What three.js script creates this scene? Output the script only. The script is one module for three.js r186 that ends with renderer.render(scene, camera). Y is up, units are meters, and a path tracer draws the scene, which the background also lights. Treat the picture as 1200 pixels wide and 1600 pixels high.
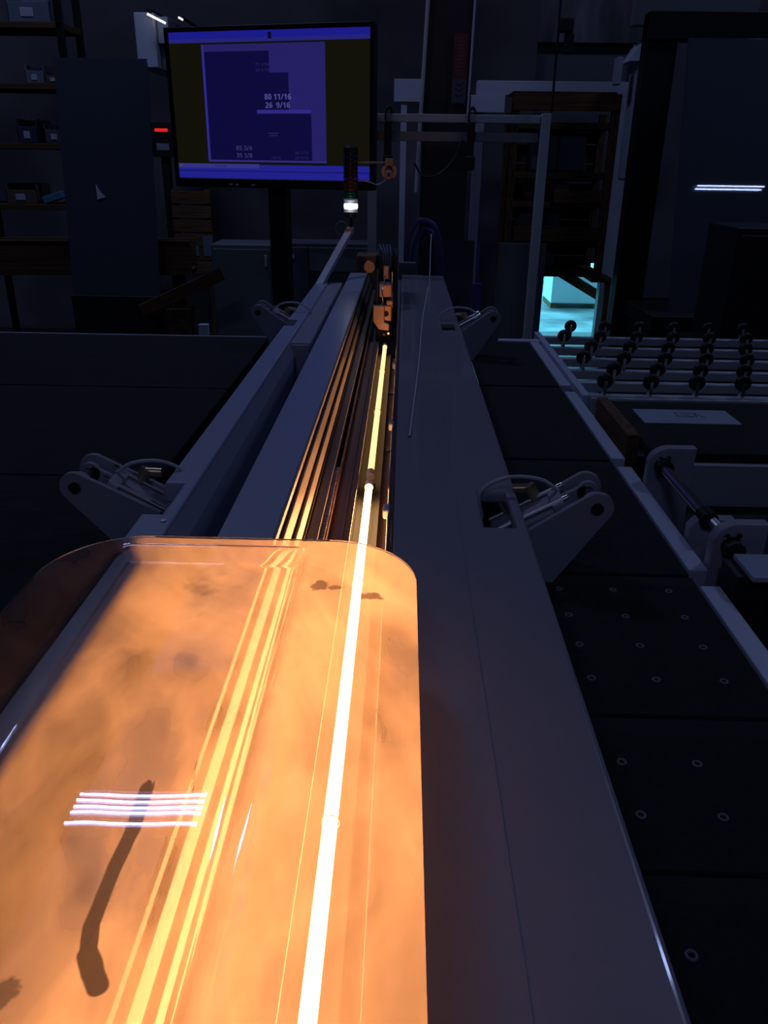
import * as THREE from 'three';
import { RoundedBoxGeometry } from 'three/addons/geometries/RoundedBoxGeometry.js';
import { mergeGeometries } from 'three/addons/utils/BufferGeometryUtils.js';
import { RectAreaLightUniformsLib } from 'three/addons/lights/RectAreaLightUniformsLib.js';

// ---------------------------------------------------------------- camera, sky, exposure
RectAreaLightUniformsLib.init();
const scene = new THREE.Scene();
const camera = new THREE.PerspectiveCamera(65.238, 1200 / 1600, 0.02, 80);
camera.position.set(0, 1.6, 0);
camera.rotation.order = 'YXZ';
camera.rotation.set(-0.41143, 0.019346, 0.013963);
scene.background = new THREE.Color().setRGB(0.75, 3.5, 4.8);      // overcast bluish daylight outside the shutter
const renderer = new THREE.WebGLRenderer();
renderer.toneMapping = THREE.LinearToneMapping;
renderer.toneMappingExposure = 1.0;
renderer.shadowMap.enabled = true;

const TUBE = new THREE.Color().setRGB(0.42, 0.52, 1.0);            // cool fluorescent
const TUBE_RADIANCE = 80;
const HEAT = new THREE.Color().setRGB(1.0, 0.385, 0.14);            // quartz heater
const HEAT_RADIANCE_NEAR = 105, HEAT_RADIANCE_FAR = 11;

// ---------------------------------------------------------------- helpers
let seed = 7;
const rnd = () => { seed = (seed * 1664525 + 1013904223) >>> 0; return seed / 4294967296; };
const used = {};
function numbered(n) { const k = used[n] = (used[n] ?? -1) + 1; return k ? `${n}_${String(k).padStart(3, '0')}` : n; }
function tag(o, label, category, group, kind) {
  if (label) o.userData.label = label;
  if (category) o.userData.category = category;
  if (group) o.userData.group = group;
  if (kind) o.userData.kind = kind;
  return o;
}
function thing(name, label, category, [x, y, z] = [0, 0, 0], turn = 0, group) {
  const o = new THREE.Group(); o.name = numbered(name); o.position.set(x, y, z); o.rotation.y = turn; scene.add(o);
  return tag(o, label, category, group);
}
function mesh(name, geo, mat, parent, label) {
  const m = new THREE.Mesh(geo, mat); m.name = parent ? name : numbered(name); m.castShadow = m.receiveShadow = true;
  (parent ?? scene).add(m);
  if (label) m.userData.label = label;
  return m;
}
const merge = (...g) => mergeGeometries(g.flat().map((q) => { const n = q.index ? q.toNonIndexed() : q; for (const k of Object.keys(n.attributes)) if (!['position', 'normal', 'uv'].includes(k)) n.deleteAttribute(k); return n; }));
// box from ranges, in the parent's axes; D runs forward (z = -D)
function rng([x0, x1], [y0, y1], [d0, d1], r = 0.003) {
  const w = Math.abs(x1 - x0), h = Math.abs(y1 - y0), d = Math.abs(d1 - d0);
  const rr = Math.min(r, w * 0.45, h * 0.45, d * 0.45);
  const g = rr > 0 ? new RoundedBoxGeometry(w, h, d, 2, rr) : new THREE.BoxGeometry(w, h, d);
  return g.translate((x0 + x1) / 2, (y0 + y1) / 2, -(d0 + d1) / 2);
}
function cyl(r, a, b, seg = 20, r2 = r) {
  const A = new THREE.Vector3(...a), B = new THREE.Vector3(...b), L = A.distanceTo(B);
  const g = new THREE.CylinderGeometry(r2, r, L, seg);
  g.applyQuaternion(new THREE.Quaternion().setFromUnitVectors(new THREE.Vector3(0, 1, 0), B.clone().sub(A).normalize()));
  return g.translate((A.x + B.x) / 2, (A.y + B.y) / 2, (A.z + B.z) / 2);
}
function tube(pts, r, seg = 40, rs = 8) { return new THREE.TubeGeometry(new THREE.CatmullRomCurve3(pts.map((p) => new THREE.Vector3(...p))), seg, r, rs); }
// outline in (x, D) extruded downward from y
function plan(pts, yTop, h, bevel = 0.006, holes = []) {
  const s = new THREE.Shape(pts.map(([x, d]) => new THREE.Vector2(x, d)));
  for (const q of holes) s.holes.push(new THREE.Path(q.map(([x, d]) => new THREE.Vector2(x, d))));
  const g = new THREE.ExtrudeGeometry(s, { depth: h - 2 * bevel, bevelEnabled: bevel > 0, bevelSize: bevel, bevelOffset: -bevel, bevelThickness: bevel, bevelSegments: 5, curveSegments: 10 });
  return g.rotateX(-Math.PI / 2).translate(0, yTop - h + bevel, 0);   // (x, D) -> (x, ., -D)
}
// outline in (x, y) extruded along z, front face at zf
function prof(pts, zf, depth, bevel = 0.003) {
  const s = pts instanceof THREE.Shape ? pts : new THREE.Shape(pts.map(([x, y]) => new THREE.Vector2(x, y)));
  return new THREE.ExtrudeGeometry(s, { depth: depth - 2 * bevel, bevelEnabled: bevel > 0, bevelSize: bevel, bevelOffset: -bevel, bevelThickness: bevel, bevelSegments: 2, curveSegments: 14 }).translate(0, 0, zf - depth + bevel);
}
// ---------------------------------------------------------------- noise textures
function hash(x, y, s) { let h = (x * 374761393 + y * 668265263 + s * 974711) | 0; h = Math.imul(h ^ (h >>> 13), 1274126177); return ((h ^ (h >>> 16)) >>> 0) / 4294967296; }
function vnoise(x, y, s, px = 0, py = 0) {
  const xi = Math.floor(x), yi = Math.floor(y), fx = x - xi, fy = y - yi, w = (a, p) => p ? ((a % p) + p) % p : a;
  const u = fx * fx * (3 - 2 * fx), v = fy * fy * (3 - 2 * fy);
  const a = hash(w(xi, px), w(yi, py), s), b = hash(w(xi + 1, px), w(yi, py), s), c = hash(w(xi, px), w(yi + 1, py), s), d = hash(w(xi + 1, px), w(yi + 1, py), s);
  return a + (b - a) * u + (c - a) * v + (a - b - c + d) * u * v;
}
function fbm(x, y, s, o = 4, px = 0, py = 0) { let t = 0, a = 0.5, n = 0; for (let k = 0; k < o; k++) { t += a * vnoise(x, y, s + k, px, py); n += a; a *= 0.5; x *= 2; y *= 2; px *= 2; py *= 2; } return t / n; }
function texture(w, h, f, srgb) {
  const d = new Uint8Array(w * h * 4);
  for (let y = 0; y < h; y++) for (let x = 0; x < w; x++) { const c = f(x / w, y / h); for (let k = 0; k < 4; k++) d[(y * w + x) * 4 + k] = Math.max(0, Math.min(255, Math.round((c[k] ?? 1) * 255))); }
  const t = new THREE.DataTexture(d, w, h); t.magFilter = THREE.LinearFilter; t.minFilter = THREE.LinearMipmapLinearFilter; t.wrapS = t.wrapT = THREE.RepeatWrapping;
  if (srgb) t.colorSpace = THREE.SRGBColorSpace; t.needsUpdate = true; return t;
}
const scuff = texture(256, 256, (u, v) => { const n = 0.75 + 0.16 * (fbm(u * 8, v * 8, 3, 5, 8, 8) - 0.5); return [n, n, n]; });
const orangePeel = texture(256, 256, (u, v) => { const n = fbm(u * 32, v * 32, 9, 2, 32, 32); return [n, n, n]; });
const woodGrain = texture(256, 256, (u, v) => { const n = 0.55 + 0.6 * (fbm(u * 3, v * 26, 21, 4, 3, 26) - 0.4); return [n, n * 0.96, n * 0.9]; }, true);
const feltFuzz = texture(256, 256, (u, v) => { const n = 0.7 + 0.6 * (fbm(u * 48, v * 48, 31, 3, 48, 48) - 0.5); return [n, n, n]; }, true);
const concrete = texture(512, 512, (u, v) => { const n = 0.6 + 0.6 * (fbm(u * 9, v * 9, 41, 6, 9, 9) - 0.45); return [n, n, n]; }, true);
function rep(t, a, b) { const c = t.clone(); c.repeat.set(a, b); c.needsUpdate = true; return c; }
const col = (r, g, b) => new THREE.Color().setRGB(r, g, b);
const std = (c, rough, metal = 0, o = {}) => new THREE.MeshStandardMaterial({ color: c, roughness: rough, metalness: metal, ...o });
const M = {
  paint: new THREE.MeshPhysicalMaterial({ color: col(0.36, 0.4, 0.52), roughness: 0.42, roughnessMap: scuff, bumpMap: orangePeel, bumpScale: 0.00005, clearcoat: 0.25, clearcoatRoughness: 0.25 }),
  paintRight: new THREE.MeshPhysicalMaterial({ color: col(0.26, 0.255, 0.3), roughness: 0.45, roughnessMap: scuff, bumpMap: orangePeel, bumpScale: 0.00003, clearcoat: 0.7, clearcoatRoughness: 0.07 }),
  bracket: std(col(0.3, 0.31, 0.36), 0.5, 0, { roughnessMap: scuff }),
  black: std(col(0.012, 0.012, 0.014), 0.6),
  blackMetal: std(col(0.02, 0.02, 0.022), 0.45, 0.5),
  steel: std(col(0.62, 0.6, 0.58), 0.22, 1),
  polished: std(col(0.8, 0.76, 0.72), 0.16, 1),
  brushed: std(col(0.5, 0.5, 0.52), 0.45, 1),
  alloy: std(col(0.5, 0.54, 0.66), 0.5, 0.2),
  galvanised: std(col(0.46, 0.5, 0.54), 0.55, 0.1),
  brownPlate: std(col(0.3, 0.17, 0.11), 0.45, 0.3, { roughnessMap: scuff }),
  slotBlack: std(col(0.03, 0.02, 0.016), 0.6),
  railSteel: std(col(0.42, 0.38, 0.33), 0.42, 0.7),
  greyPlate: std(col(0.24, 0.2, 0.18), 0.35, 0.5),
  felt: std(col(0.014, 0.013, 0.016), 0.95, 0, { map: feltFuzz }),
  felt2: std(col(0.018, 0.017, 0.02), 0.9, 0, { map: feltFuzz }),
  rubber: std(col(0.01, 0.01, 0.011), 0.5),
  ring: std(col(0.14, 0.14, 0.16), 0.5, 0.3),
  ceramic: std(col(0.7, 0.62, 0.5), 0.5),
  brass: std(col(0.5, 0.4, 0.22), 0.35, 0.9),
  wood: std(col(0.45, 0.23, 0.09), 0.8, 0, { map: woodGrain }),
  woodDark: std(col(0.33, 0.17, 0.07), 0.85, 0, { map: woodGrain }),
  woodPale: std(col(0.42, 0.27, 0.14), 0.8, 0, { map: woodGrain }),
  white: std(col(0.5, 0.54, 0.64), 0.55),
  whiteDull: std(col(0.3, 0.33, 0.42), 0.6),
  wallPanel: std(col(0.24, 0.23, 0.26), 0.8, 0, { map: concrete }),
  floor: std(col(0.07, 0.07, 0.075), 0.55, 0, { map: rep(concrete, 4, 4) }),
  ceiling: std(col(0.06, 0.06, 0.07), 0.9),
  outside: std(col(0.55, 0.58, 0.6), 0.9, 0, { map: rep(concrete, 3, 3) }),
  slat: std(col(0.1, 0.11, 0.13), 0.5, 0.4),
  darkGlass: new THREE.MeshPhysicalMaterial({ color: col(0.06, 0.075, 0.095), roughness: 0.015 }),
  cabinet: std(col(0.13, 0.16, 0.17), 0.6),
  cabinetBlue: std(col(0.1, 0.11, 0.14), 0.6),
  blueCable: std(col(0.07, 0.06, 0.25), 0.5),
  blueHose: std(col(0.05, 0.09, 0.16), 0.4),
  copperPart: std(col(0.6, 0.36, 0.26), 0.4, 0.5),
  machined: std(col(0.42, 0.3, 0.24), 0.4, 0.6),
  plasticWrap: std(col(0.18, 0.22, 0.28), 0.3, 0, { roughnessMap: scuff }),
  cardboard: std(col(0.12, 0.09, 0.065), 0.9),
  binBlue: std(col(0.03, 0.05, 0.09), 0.6),
  paper: std(col(0.45, 0.5, 0.56), 0.9),
  ledgeOrange: std(col(0.3, 0.26, 0.23), 0.45, 0.6),
};

// ---------------------------------------------------------------- the room
const S = (name, geo, mat) => tag(mesh(name, geo, mat), null, null, null, 'structure');
S('floor', rng([-8.2, 8.2], [-0.2, 0], [-9.2, 8.5], 0), M.floor);
S('ceiling', rng([-8.2, 8.2], [6.3, 6.5], [-9.2, 8.5], 0), M.ceiling);
S('wall_left', rng([-8.2, -8], [0, 6.3], [-9, 8.2], 0), M.wallPanel);
S('wall_right', rng([8, 8.2], [0, 6.3], [-9, 8.2], 0), M.wallPanel);
S('wall_front', rng([-8.2, 8.2], [0, 6.3], [-9.2, -9], 0), M.wallPanel);
// back wall with a doorway between x 1.15 and 2.03, closed from 0.78 m up by a roller shutter
S('wall_back', merge(rng([-8.2, 1.15], [0, 6.3], [8.2, 8.5], 0), rng([2.03, 8.2], [0, 6.3], [8.2, 8.5], 0), rng([1.15, 2.03], [2.6, 6.3], [8.2, 8.5], 0)), M.wallPanel);
{
  const d = tag(new THREE.Group(), 'roller shutter door raised a little over bright daylight', null, null, 'structure'); d.name = 'door_1'; scene.add(d);
  const g = rng([1.16, 2.02], [0, 0.118], [8.28, 8.32], 0.004);
  for (let k = 0; k < 16; k++) { const s = mesh('slat', g, M.slat, d); s.position.y = 0.76 + k * 0.115; }
  mesh('bottom_rail', rng([1.16, 2.02], [0.72, 0.762], [8.26, 8.34], 0.006), M.blackMetal, d);
}
S('outside_ground', rng([-3, 7], [-0.2, 0], [8.5, 16], 0), M.outside);

// ---------------------------------------------------------------- ceiling light fittings
function highBay(label, x, y, z, offsets, dark, name = 'ceiling_light', len = 1.16, turn = 0) {
  const t = thing(name, label, 'light', [x, y, z], turn, 'fluorescent ceiling fittings');
  const lo = Math.min(...offsets, ...dark) - 0.06, hi = Math.max(...offsets, ...dark) + 0.06;
  mesh('housing', merge(rng([-len / 2 - 0.06, len / 2 + 0.06], [0.05, 0.11], [lo, hi], 0.01), rng([-len / 2 - 0.06, len / 2 + 0.06], [-0.005, 0.05], [lo, lo + 0.01], 0.002), rng([-len / 2 - 0.06, len / 2 + 0.06], [-0.005, 0.05], [hi - 0.01, hi], 0.002)), M.whiteDull, t);
  mesh('hanger', cyl(0.006, [-len / 3, 0.11, -(lo + hi) / 2], [-len / 3, 6.3 - y, -(lo + hi) / 2], 8), M.brushed, t);
  mesh('hanger', cyl(0.006, [len / 3, 0.11, -(lo + hi) / 2], [len / 3, 6.3 - y, -(lo + hi) / 2], 8), M.brushed, t);
  for (const o of offsets) {
    mesh('tube_lamp', cyl(0.013, [-len / 2, 0.02, -o], [len / 2, 0.02, -o], 14), std(col(0.8, 0.8, 0.8), 0.4, 0, { emissive: TUBE, emissiveIntensity: 6 }), t);
    const l = new THREE.RectAreaLight(TUBE, TUBE_RADIANCE, len, 0.026); l.position.set(0, 0.004, -o); l.rotation.x = -Math.PI / 2; l.castShadow = true; t.add(l);
  }
  for (const o of dark) mesh('dead_tube', cyl(0.013, [-len / 2, 0.02, -o], [len / 2, 0.02, -o], 14), std(col(0.4, 0.4, 0.42), 0.4), t);
  return t;
}
highBay('six-tube fluorescent fitting with one dead tube, mirrored in the plastic guard', -2.22, 5.9, -5.2, [-0.01, 0.11, 0.17, 0.24, 0.32], [0.05]);
highBay('two-tube fluorescent fitting mirrored in the tall dark glass', 5.7, 5.9, 3.07, [-0.06, 0.06], []);
highBay('four-tube fluorescent fitting hung behind the guard end of the machine', -1.2, 5.9, 3.6, [-0.12, -0.04, 0.04, 0.12], []);
highBay('four-tube fluorescent fitting hung between the monitor and the tall dark glass', 4.0, 5.9, -5.0, [-0.12, -0.04, 0.04, 0.12], []);

// ---------------------------------------------------------------- right bridge beam
{
  const b = thing('bridge_beam', 'grey-blue painted beam with smooth flat top right of the glowing heater slot', 'machine beam');
  const D0 = 0.02, D1 = 4.86;
  mesh('inner_cover', plan([[-0.008, D0], [0.112, D0], [0.112, D1], [-0.008, D1]], 1.0, 0.0016, 0.0005), M.paintRight, b);
  const hole = (a, b, c, d) => [[a, c], [a, d], [b, d], [b, c]];
  mesh('outer_cover', plan([[0.0, D0], [0.236, D0], [0.236, D1], [0.0, D1]], 0.9984, 0.026, 0.009, [hole(0.158, 0.214, 1.325, 1.49), hole(0.16, 0.212, 3.19, 3.34)]), M.paintRight, b);
  mesh('side_skirt', rng([0.224, 0.2355], [0.84, 0.985], [D0 + 0.004, D1 - 0.004], 0.002), M.paintRight, b);
  mesh('web', rng([0.0, 0.14], [0.45, 0.975], [D0 + 0.02, D1 - 0.02]), M.paintRight, b);
  mesh('foot', rng([0.02, 0.13], [0, 0.451], [0.5, 0.7]), M.paintRight, b);
  mesh('foot', rng([0.02, 0.13], [0, 0.451], [4.3, 4.5]), M.paintRight, b);
  mesh('slot_wall', rng([-0.012, -0.0085], [0.8, 0.999], [D0, D1], 0.001), M.slotBlack, b);
  mesh('bright_strip', rng([-0.021, -0.012], [0.972, 0.98], [D0, 3.5], 0.002), M.polished, b, 'thin polished metal strip along the slot');
  for (const d of [1.42, 1.98, 2.66]) mesh('strip_clip', rng([-0.03, -0.015], [0.964, 0.984], [d, d + 0.035], 0.005), M.galvanised, b, 'small pale clip');
}
// ---------------------------------------------------------------- left bridge beam with guide rails
{
  const b = thing('bridge_beam', 'grey-blue painted beam with two polished guide rails left of the glowing heater slot', 'machine beam');
  const D0 = 0.02, D1 = 4.92;
  mesh('top_cover', plan([[-0.315, D0], [-0.216, D0], [-0.216, D1], [-0.315, D1]], 1.0, 0.06, 0.003), M.paint, b);
  mesh('edge_lip', rng([-0.2165, -0.2115], [0.97, 1.001], [D0, D1], 0.002), M.ledgeOrange, b, 'thin bare metal lip');
  mesh('body', rng([-0.31, -0.235], [0.45, 0.941], [D0 + 0.02, D1 - 0.02]), M.paint, b);
  mesh('rail_bed', merge(rng([-0.236, -0.2095], [0.8, 0.985], [D0, D1], 0.001), rng([-0.21, -0.2], [0.8, 0.952], [D0, D1], 0.001), rng([-0.2005, -0.185], [0.8, 0.915], [D0, D1], 0.001)), M.black, b);
  mesh('guide_rail', rng([-0.0105, 0.0105], [-0.0035, 0.0035], [D0, D1], 0.0015).rotateZ(-1.22).translate(-0.2035, 0.971, 0), M.railSteel, b, 'bright ground steel guide rail');
  mesh('guide_rail', rng([-0.0095, 0.0095], [-0.0035, 0.0035], [D0, D1], 0.0015).rotateZ(-1.22).translate(-0.1925, 0.935, 0), M.railSteel, b, 'bright ground steel guide rail');
  mesh('rail_ledge', rng([-0.186, -0.162], [0.8, 0.904], [D0, D1], 0.002), M.greyPlate, b);
  // gear rack
  const teeth = [rng([-0.162, -0.151], [0.87, 0.893], [D0, 1.9], 0.001)];
  for (let d = 0.1; d < 1.88; d += 0.0125) teeth.push(new THREE.BoxGeometry(0.011, 0.006, 0.006).translate(-0.1565, 0.895, -d));
  mesh('gear_rack', merge(teeth), M.steel, b, 'toothed steel rack');
  mesh('side_plate', rng([-0.151, -0.1465], [0.78, 0.89], [D0, D1], 0.001), M.brownPlate, b);
  mesh('foot', rng([-0.3, -0.24], [0, 0.451], [0.5, 0.7]), M.paint, b);
  mesh('foot', rng([-0.3, -0.24], [0, 0.451], [4.3, 4.5]), M.paint, b);
}
// ---------------------------------------------------------------- heater trough and lamps
{
  const t = thing('heater_trough', 'brown metal trough with thin bright edges under the heater lamps', 'trough');
  mesh('trough_floor', rng([-0.146, -0.0125], [0.8, 0.81], [0.05, 3.57], 0.001), M.brownPlate, t);
  mesh('side_shelf', rng([-0.146, -0.104], [0.81, 0.868], [0.05, 3.57], 0.002), M.brownPlate, t);
  mesh('groove_strip', rng([-0.122, -0.117], [0.868, 0.873], [0.05, 3.57], 0.001), M.greyPlate, t);
  mesh('reflector_edge', rng([-0.104, -0.1015], [0.81, 0.876], [0.05, 3.57], 0.0008), M.polished, t, 'thin bright reflector edge');
  mesh('reflector_bed', prof([[-0.101, 0.815], [-0.101, 0.83], [-0.088, 0.824], [-0.06, 0.824], [-0.047, 0.83], [-0.047, 0.815]], -0.05, 3.5, 0), M.slotBlack, t);
  mesh('cross_tie', rng([-0.1, -0.014], [0.81, 0.818], [2.25, 2.29], 0.001), M.greyPlate, t);
  mesh('cross_tie', rng([-0.1, -0.014], [0.81, 0.818], [2.9, 2.94], 0.001), M.greyPlate, t);
  mesh('stand', rng([-0.1, -0.04], [0, 0.8], [0.6, 0.7]), M.black, t);
  mesh('stand', rng([-0.1, -0.04], [0, 0.8], [3.4, 3.5]), M.black, t);
}
function heater(label, d0, d1, glow, radiance) {
  const t = thing('heater_lamp', label, 'heater lamp', [-0.074, 0.86, 0], 0);
  const L = d1 - d0;
  mesh('glowing_tube', cyl(0.0085, [0, 0, -d0 - 0.03], [0, 0, -d1 + 0.03], 24), std(col(0.8, 0.6, 0.4), 0.3, 0, { emissive: HEAT.clone().lerp(col(1, 0.62, 0.25), 0.8), emissiveIntensity: glow }), t, 'glowing quartz tube');
  for (const d of [d0, d1 - 0.035]) mesh('end_cap', merge(cyl(0.011, [0, 0, -d], [0, 0, -d - 0.035], 20), rng([-0.006, 0.006], [-0.035, -0.008], [d + 0.01, d + 0.025], 0.001)), M.ceramic, t, 'pale ceramic end cap');
  for (const k of [0.36, 0.7]) mesh('support_ring', new THREE.TorusGeometry(0.0115, 0.0012, 6, 24).translate(0, 0, -d0 - L * k), M.brushed, t);
  mesh('lead_wire', tube([[0, 0, -d1 + 0.005], [0.012, -0.012, -d1 - 0.015], [0.01, -0.035, -d1 - 0.01]], 0.002, 16, 6), M.black, t);
  const l = new THREE.RectAreaLight(HEAT, radiance, 0.017, L - 0.08); l.position.set(0, 0.0095, -(d0 + d1) / 2); l.rotation.x = Math.PI / 2; l.castShadow = true; t.add(l);
}
heater('white-hot glowing heater lamp tube under the plastic guard', 0.1, 1.88, 13, HEAT_RADIANCE_NEAR);
heater('dimmer yellow glowing heater lamp tube reaching to the cutting head', 1.92, 3.54, 1.9, HEAT_RADIANCE_FAR);

// ---------------------------------------------------------------- clear guard
{
  const t = thing('plastic_guard', 'clear formed plastic guard with greasy smears over the glowing heater slot', 'guard');
  const X0 = -0.442, X1 = 0.024, DA = 0.16, DB = 0.968, R = 0.115, Y = 1.124;
  const ss = (a, b, x) => { const t = Math.max(0, Math.min(1, (x - a) / (b - a))); return t * t * (3 - 2 * t); };
  const wave = (x, d) => 0.00024 * (vnoise(x * 22 + 5, d * 16, 61) - 0.5) + 0.0005 * (vnoise(x * 9, d * 7 + 3, 62) - 0.5);
  const height = (x, d) => {
    const tray = ss(-0.372, -0.346, x) * (1 - ss(-0.135, -0.112, x)) * (1 - ss(0.915, 0.948, d));
    return Y + 0.011 - 0.014 * tray - 0.05 * Math.pow(Math.max(0, -0.375 - x), 1.25) + wave(x, d);
  };
  const NU = 170, NV = 250;
  const rows = []; for (let j = 0; j <= NV; j++) { const k = j / NV; rows.push(k < 0.75 ? DA + (DB - 0.13 - DA) * (k / 0.75) : DB - 0.13 + 0.13 * Math.sin((k - 0.75) / 0.25 * Math.PI / 2)); }
  const span = (d) => { const e = d - (DB - R); if (e <= 0) return [X0, X1]; const c = R - Math.sqrt(Math.max(0, R * R - e * e)); return [X0 + c, X1 - c]; };
  function skin(dy, flip) {
    const pos = [], uv = [], idx = [];
    for (let j = 0; j <= NV; j++) { const [a, b] = span(rows[j]); for (let i = 0; i <= NU; i++) { const x = a + (b - a) * i / NU; pos.push(x, height(x, rows[j]) + dy, -rows[j]); uv.push((x + 0.45) / 0.48, (rows[j] - 0.16) / 0.82); } }
    for (let j = 0; j < NV; j++) for (let i = 0; i < NU; i++) { const q = j * (NU + 1) + i; const f = [q, q + 1, q + NU + 1, q + 1, q + NU + 2, q + NU + 1]; idx.push(...(flip ? [f[0], f[2], f[1], f[3], f[5], f[4]] : f)); }
    const g = new THREE.BufferGeometry(); g.setAttribute('position', new THREE.Float32BufferAttribute(pos, 3)); g.setAttribute('uv', new THREE.Float32BufferAttribute(uv, 2)); g.setIndex(idx); g.computeVertexNormals(); return g;
  }
  const rim = []; for (let j = 0; j <= NV; j++) rim.push([span(rows[j])[1], rows[j]]);
  for (let i = NU; i >= 0; i--) { const [a, b] = span(DB); rim.push([a + (b - a) * i / NU, DB]); }
  for (let j = NV; j >= 0; j--) rim.push([span(rows[j])[0], rows[j]]);
  for (let i = 0; i <= NU; i++) rim.push([X0 + (X1 - X0) * i / NU, DA]);
  function wall(out, y0, y1) {
    const pos = [], idx = [], uv = [];
    rim.forEach(([x, d], k) => { const h = height(x, d); pos.push(x, h + y1, -d, x, h + y0, -d); uv.push(k / 40, 1, k / 40, 0); });
    for (let k = 0; k < rim.length - 1; k++) idx.push(2 * k, 2 * k + 1, 2 * k + 2, 2 * k + 2, 2 * k + 1, 2 * k + 3);
    const g = new THREE.BufferGeometry(); g.setAttribute('position', new THREE.Float32BufferAttribute(pos, 3)); g.setAttribute('uv', new THREE.Float32BufferAttribute(uv, 2)); g.setIndex(idx); g.computeVertexNormals(); return g;
  }
  const clear = new THREE.MeshPhysicalMaterial({ color: col(0.98, 0.98, 0.98), roughness: 0, transmission: 1, thickness: 0.004, ior: 1.49 });
  mesh('sheet', merge(skin(0, false), skin(-0.004, true), wall(1, -0.004, 0)), clear, t, 'clear plastic sheet');
  // sanded rim and the film of grease and wiping smears on the underside
  const edgeMat = new THREE.MeshPhysicalMaterial({ color: col(0.85, 0.83, 0.8), roughness: 1, transmission: 0.55, thickness: 0 });
  mesh('sanded_edge', wall(1, -0.0042, 0.0003).scale(1, 1, 1), edgeMat, t, 'matt sanded edge of the sheet');
  const W = 1024, H = 1536, d = new Uint8Array(W * H * 4);
  const toX = (i) => -0.45 + 0.48 * i / W, toD = (j) => 0.16 + 0.82 * j / H;
  // dark strokes (x, D, half width)
  const seg = (px, py, ax, ay, bx, by) => { const vx = bx - ax, vy = by - ay, k = Math.max(0, Math.min(1, ((px - ax) * vx + (py - ay) * vy) / (vx * vx + vy * vy))); return Math.hypot(px - ax - k * vx, py - ay - k * vy); };
  const stroke = [[-0.206, 0.522], [-0.203, 0.47], [-0.205, 0.437], [-0.205, 0.385], [-0.199, 0.363], [-0.191, 0.35], [-0.185, 0.341]];
  const thin = [[-0.171, 0.551], [-0.1695, 0.53], [-0.167, 0.512]];
  for (let j = 0; j < H; j++) for (let i = 0; i < W; i++) {
    const x = toX(i), D = toD(j);
    const wx = x + 0.07 * (fbm(x * 9, D * 6, 71, 3) - 0.5), wd = D + 0.1 * (fbm(x * 8 + 4, D * 6, 75, 3) - 0.5);
    const cloud = fbm(wx * 11, wd * 6, 81, 5), arcs = fbm(Math.hypot(wx + 0.9, wd - 0.2) * 46, Math.atan2(wd - 0.2, wx + 0.9) * 5, 91, 3);
    const wiped = Math.max(0, Math.min(1, 2.4 * (1 - Math.hypot((wx + 0.285) / 0.115, (wd - 0.42) / 0.3)) + 2.2 * (fbm(wx * 24 + 9, wd * 13, 151, 4) - 0.5)));
    let a = 0.47 + 0.75 * (cloud - 0.5) + 0.16 * (arcs - 0.5) - 0.22 * wiped;
    let c = [0.93, 0.88, 0.82];
    // patches of dirt near the far lip
    const dirt = Math.max(0, fbm(wx * 26, wd * 24, 111, 4) - 0.5) * 2.2 * Math.max(0, 1 - Math.hypot((x + 0.235) / 0.075, (D - 0.845) / 0.085));
    let dark = dirt * 1.1;
    for (const [bx, bd, rx, rd] of [[-0.092, 0.845, 0.012, 0.013], [-0.074, 0.842, 0.012, 0.006], [-0.03, 0.823, 0.017, 0.009], [-0.243, 0.335, 0.012, 0.012]]) {
      const e = Math.hypot((x - bx) / rx, (D - bd) / rd) + 1.1 * (fbm(x * 120, D * 120, 121, 3) - 0.5); if (e < 1) dark = Math.max(dark, 0.55 * Math.min(1, (1 - e) * 3));
    }
    let near = 9; for (let k = 0; k < stroke.length - 1; k++) near = Math.min(near, seg(x, D, ...stroke[k], ...stroke[k + 1]) / (k > 3 ? 0.0078 : 0.0064));
    near += 0.25 * (fbm(x * 160, D * 50, 131, 2) - 0.5) + (D > 0.516 ? 0.9 * fbm(x * 700, 3, 133, 1) * (D - 0.516) / 0.01 : 0);
    if (near < 1) dark = Math.max(dark, 0.74 * Math.min(1, (1 - near) * 6));
    let n2 = 9; for (let k = 0; k < thin.length - 1; k++) n2 = Math.min(n2, seg(x, D, ...thin[k], ...thin[k + 1]) / 0.0014); if (n2 < 1) dark = Math.max(dark, 0.7 * fbm(x * 900, D * 300, 137, 2));
    dark = Math.min(0.8, dark);
    a = a + (1 - a) * dark * 0.85;
    c = c.map((v) => v * (1 - dark) + 0.12 * dark);
    const o = (j * W + i) * 4; d[o] = c[0] * 255; d[o + 1] = c[1] * 255; d[o + 2] = c[2] * 255; d[o + 3] = Math.max(0.05, Math.min(0.95, a)) * 255;
  }
  const film = new THREE.DataTexture(d, W, H); film.magFilter = THREE.LinearFilter; film.colorSpace = THREE.SRGBColorSpace; film.needsUpdate = true;
  mesh('grease_film', skin(-0.0052, false), new THREE.MeshPhysicalMaterial({ color: col(1, 0.95, 0.88), map: film, transparent: true, roughness: 1, transmission: 0.95, thickness: 0, specularIntensity: 0.1, side: THREE.DoubleSide }), t, 'smeared grease and marker strokes');
  mesh('mounting_foot', merge(rng([-0.3, -0.23], [1.0, 1.116], [0.165, 0.175], 0.001), rng([-0.3, -0.23], [1.0, 1.006], [0.12, 0.175], 0.001)), M.brushed, t);
  mesh('mounting_foot', merge(rng([0.0, 0.02], [1.0, 1.128], [0.165, 0.175], 0.001), rng([0.0, 0.06], [1.0, 1.006], [0.12, 0.175], 0.001)), M.brushed, t);
}

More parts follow.
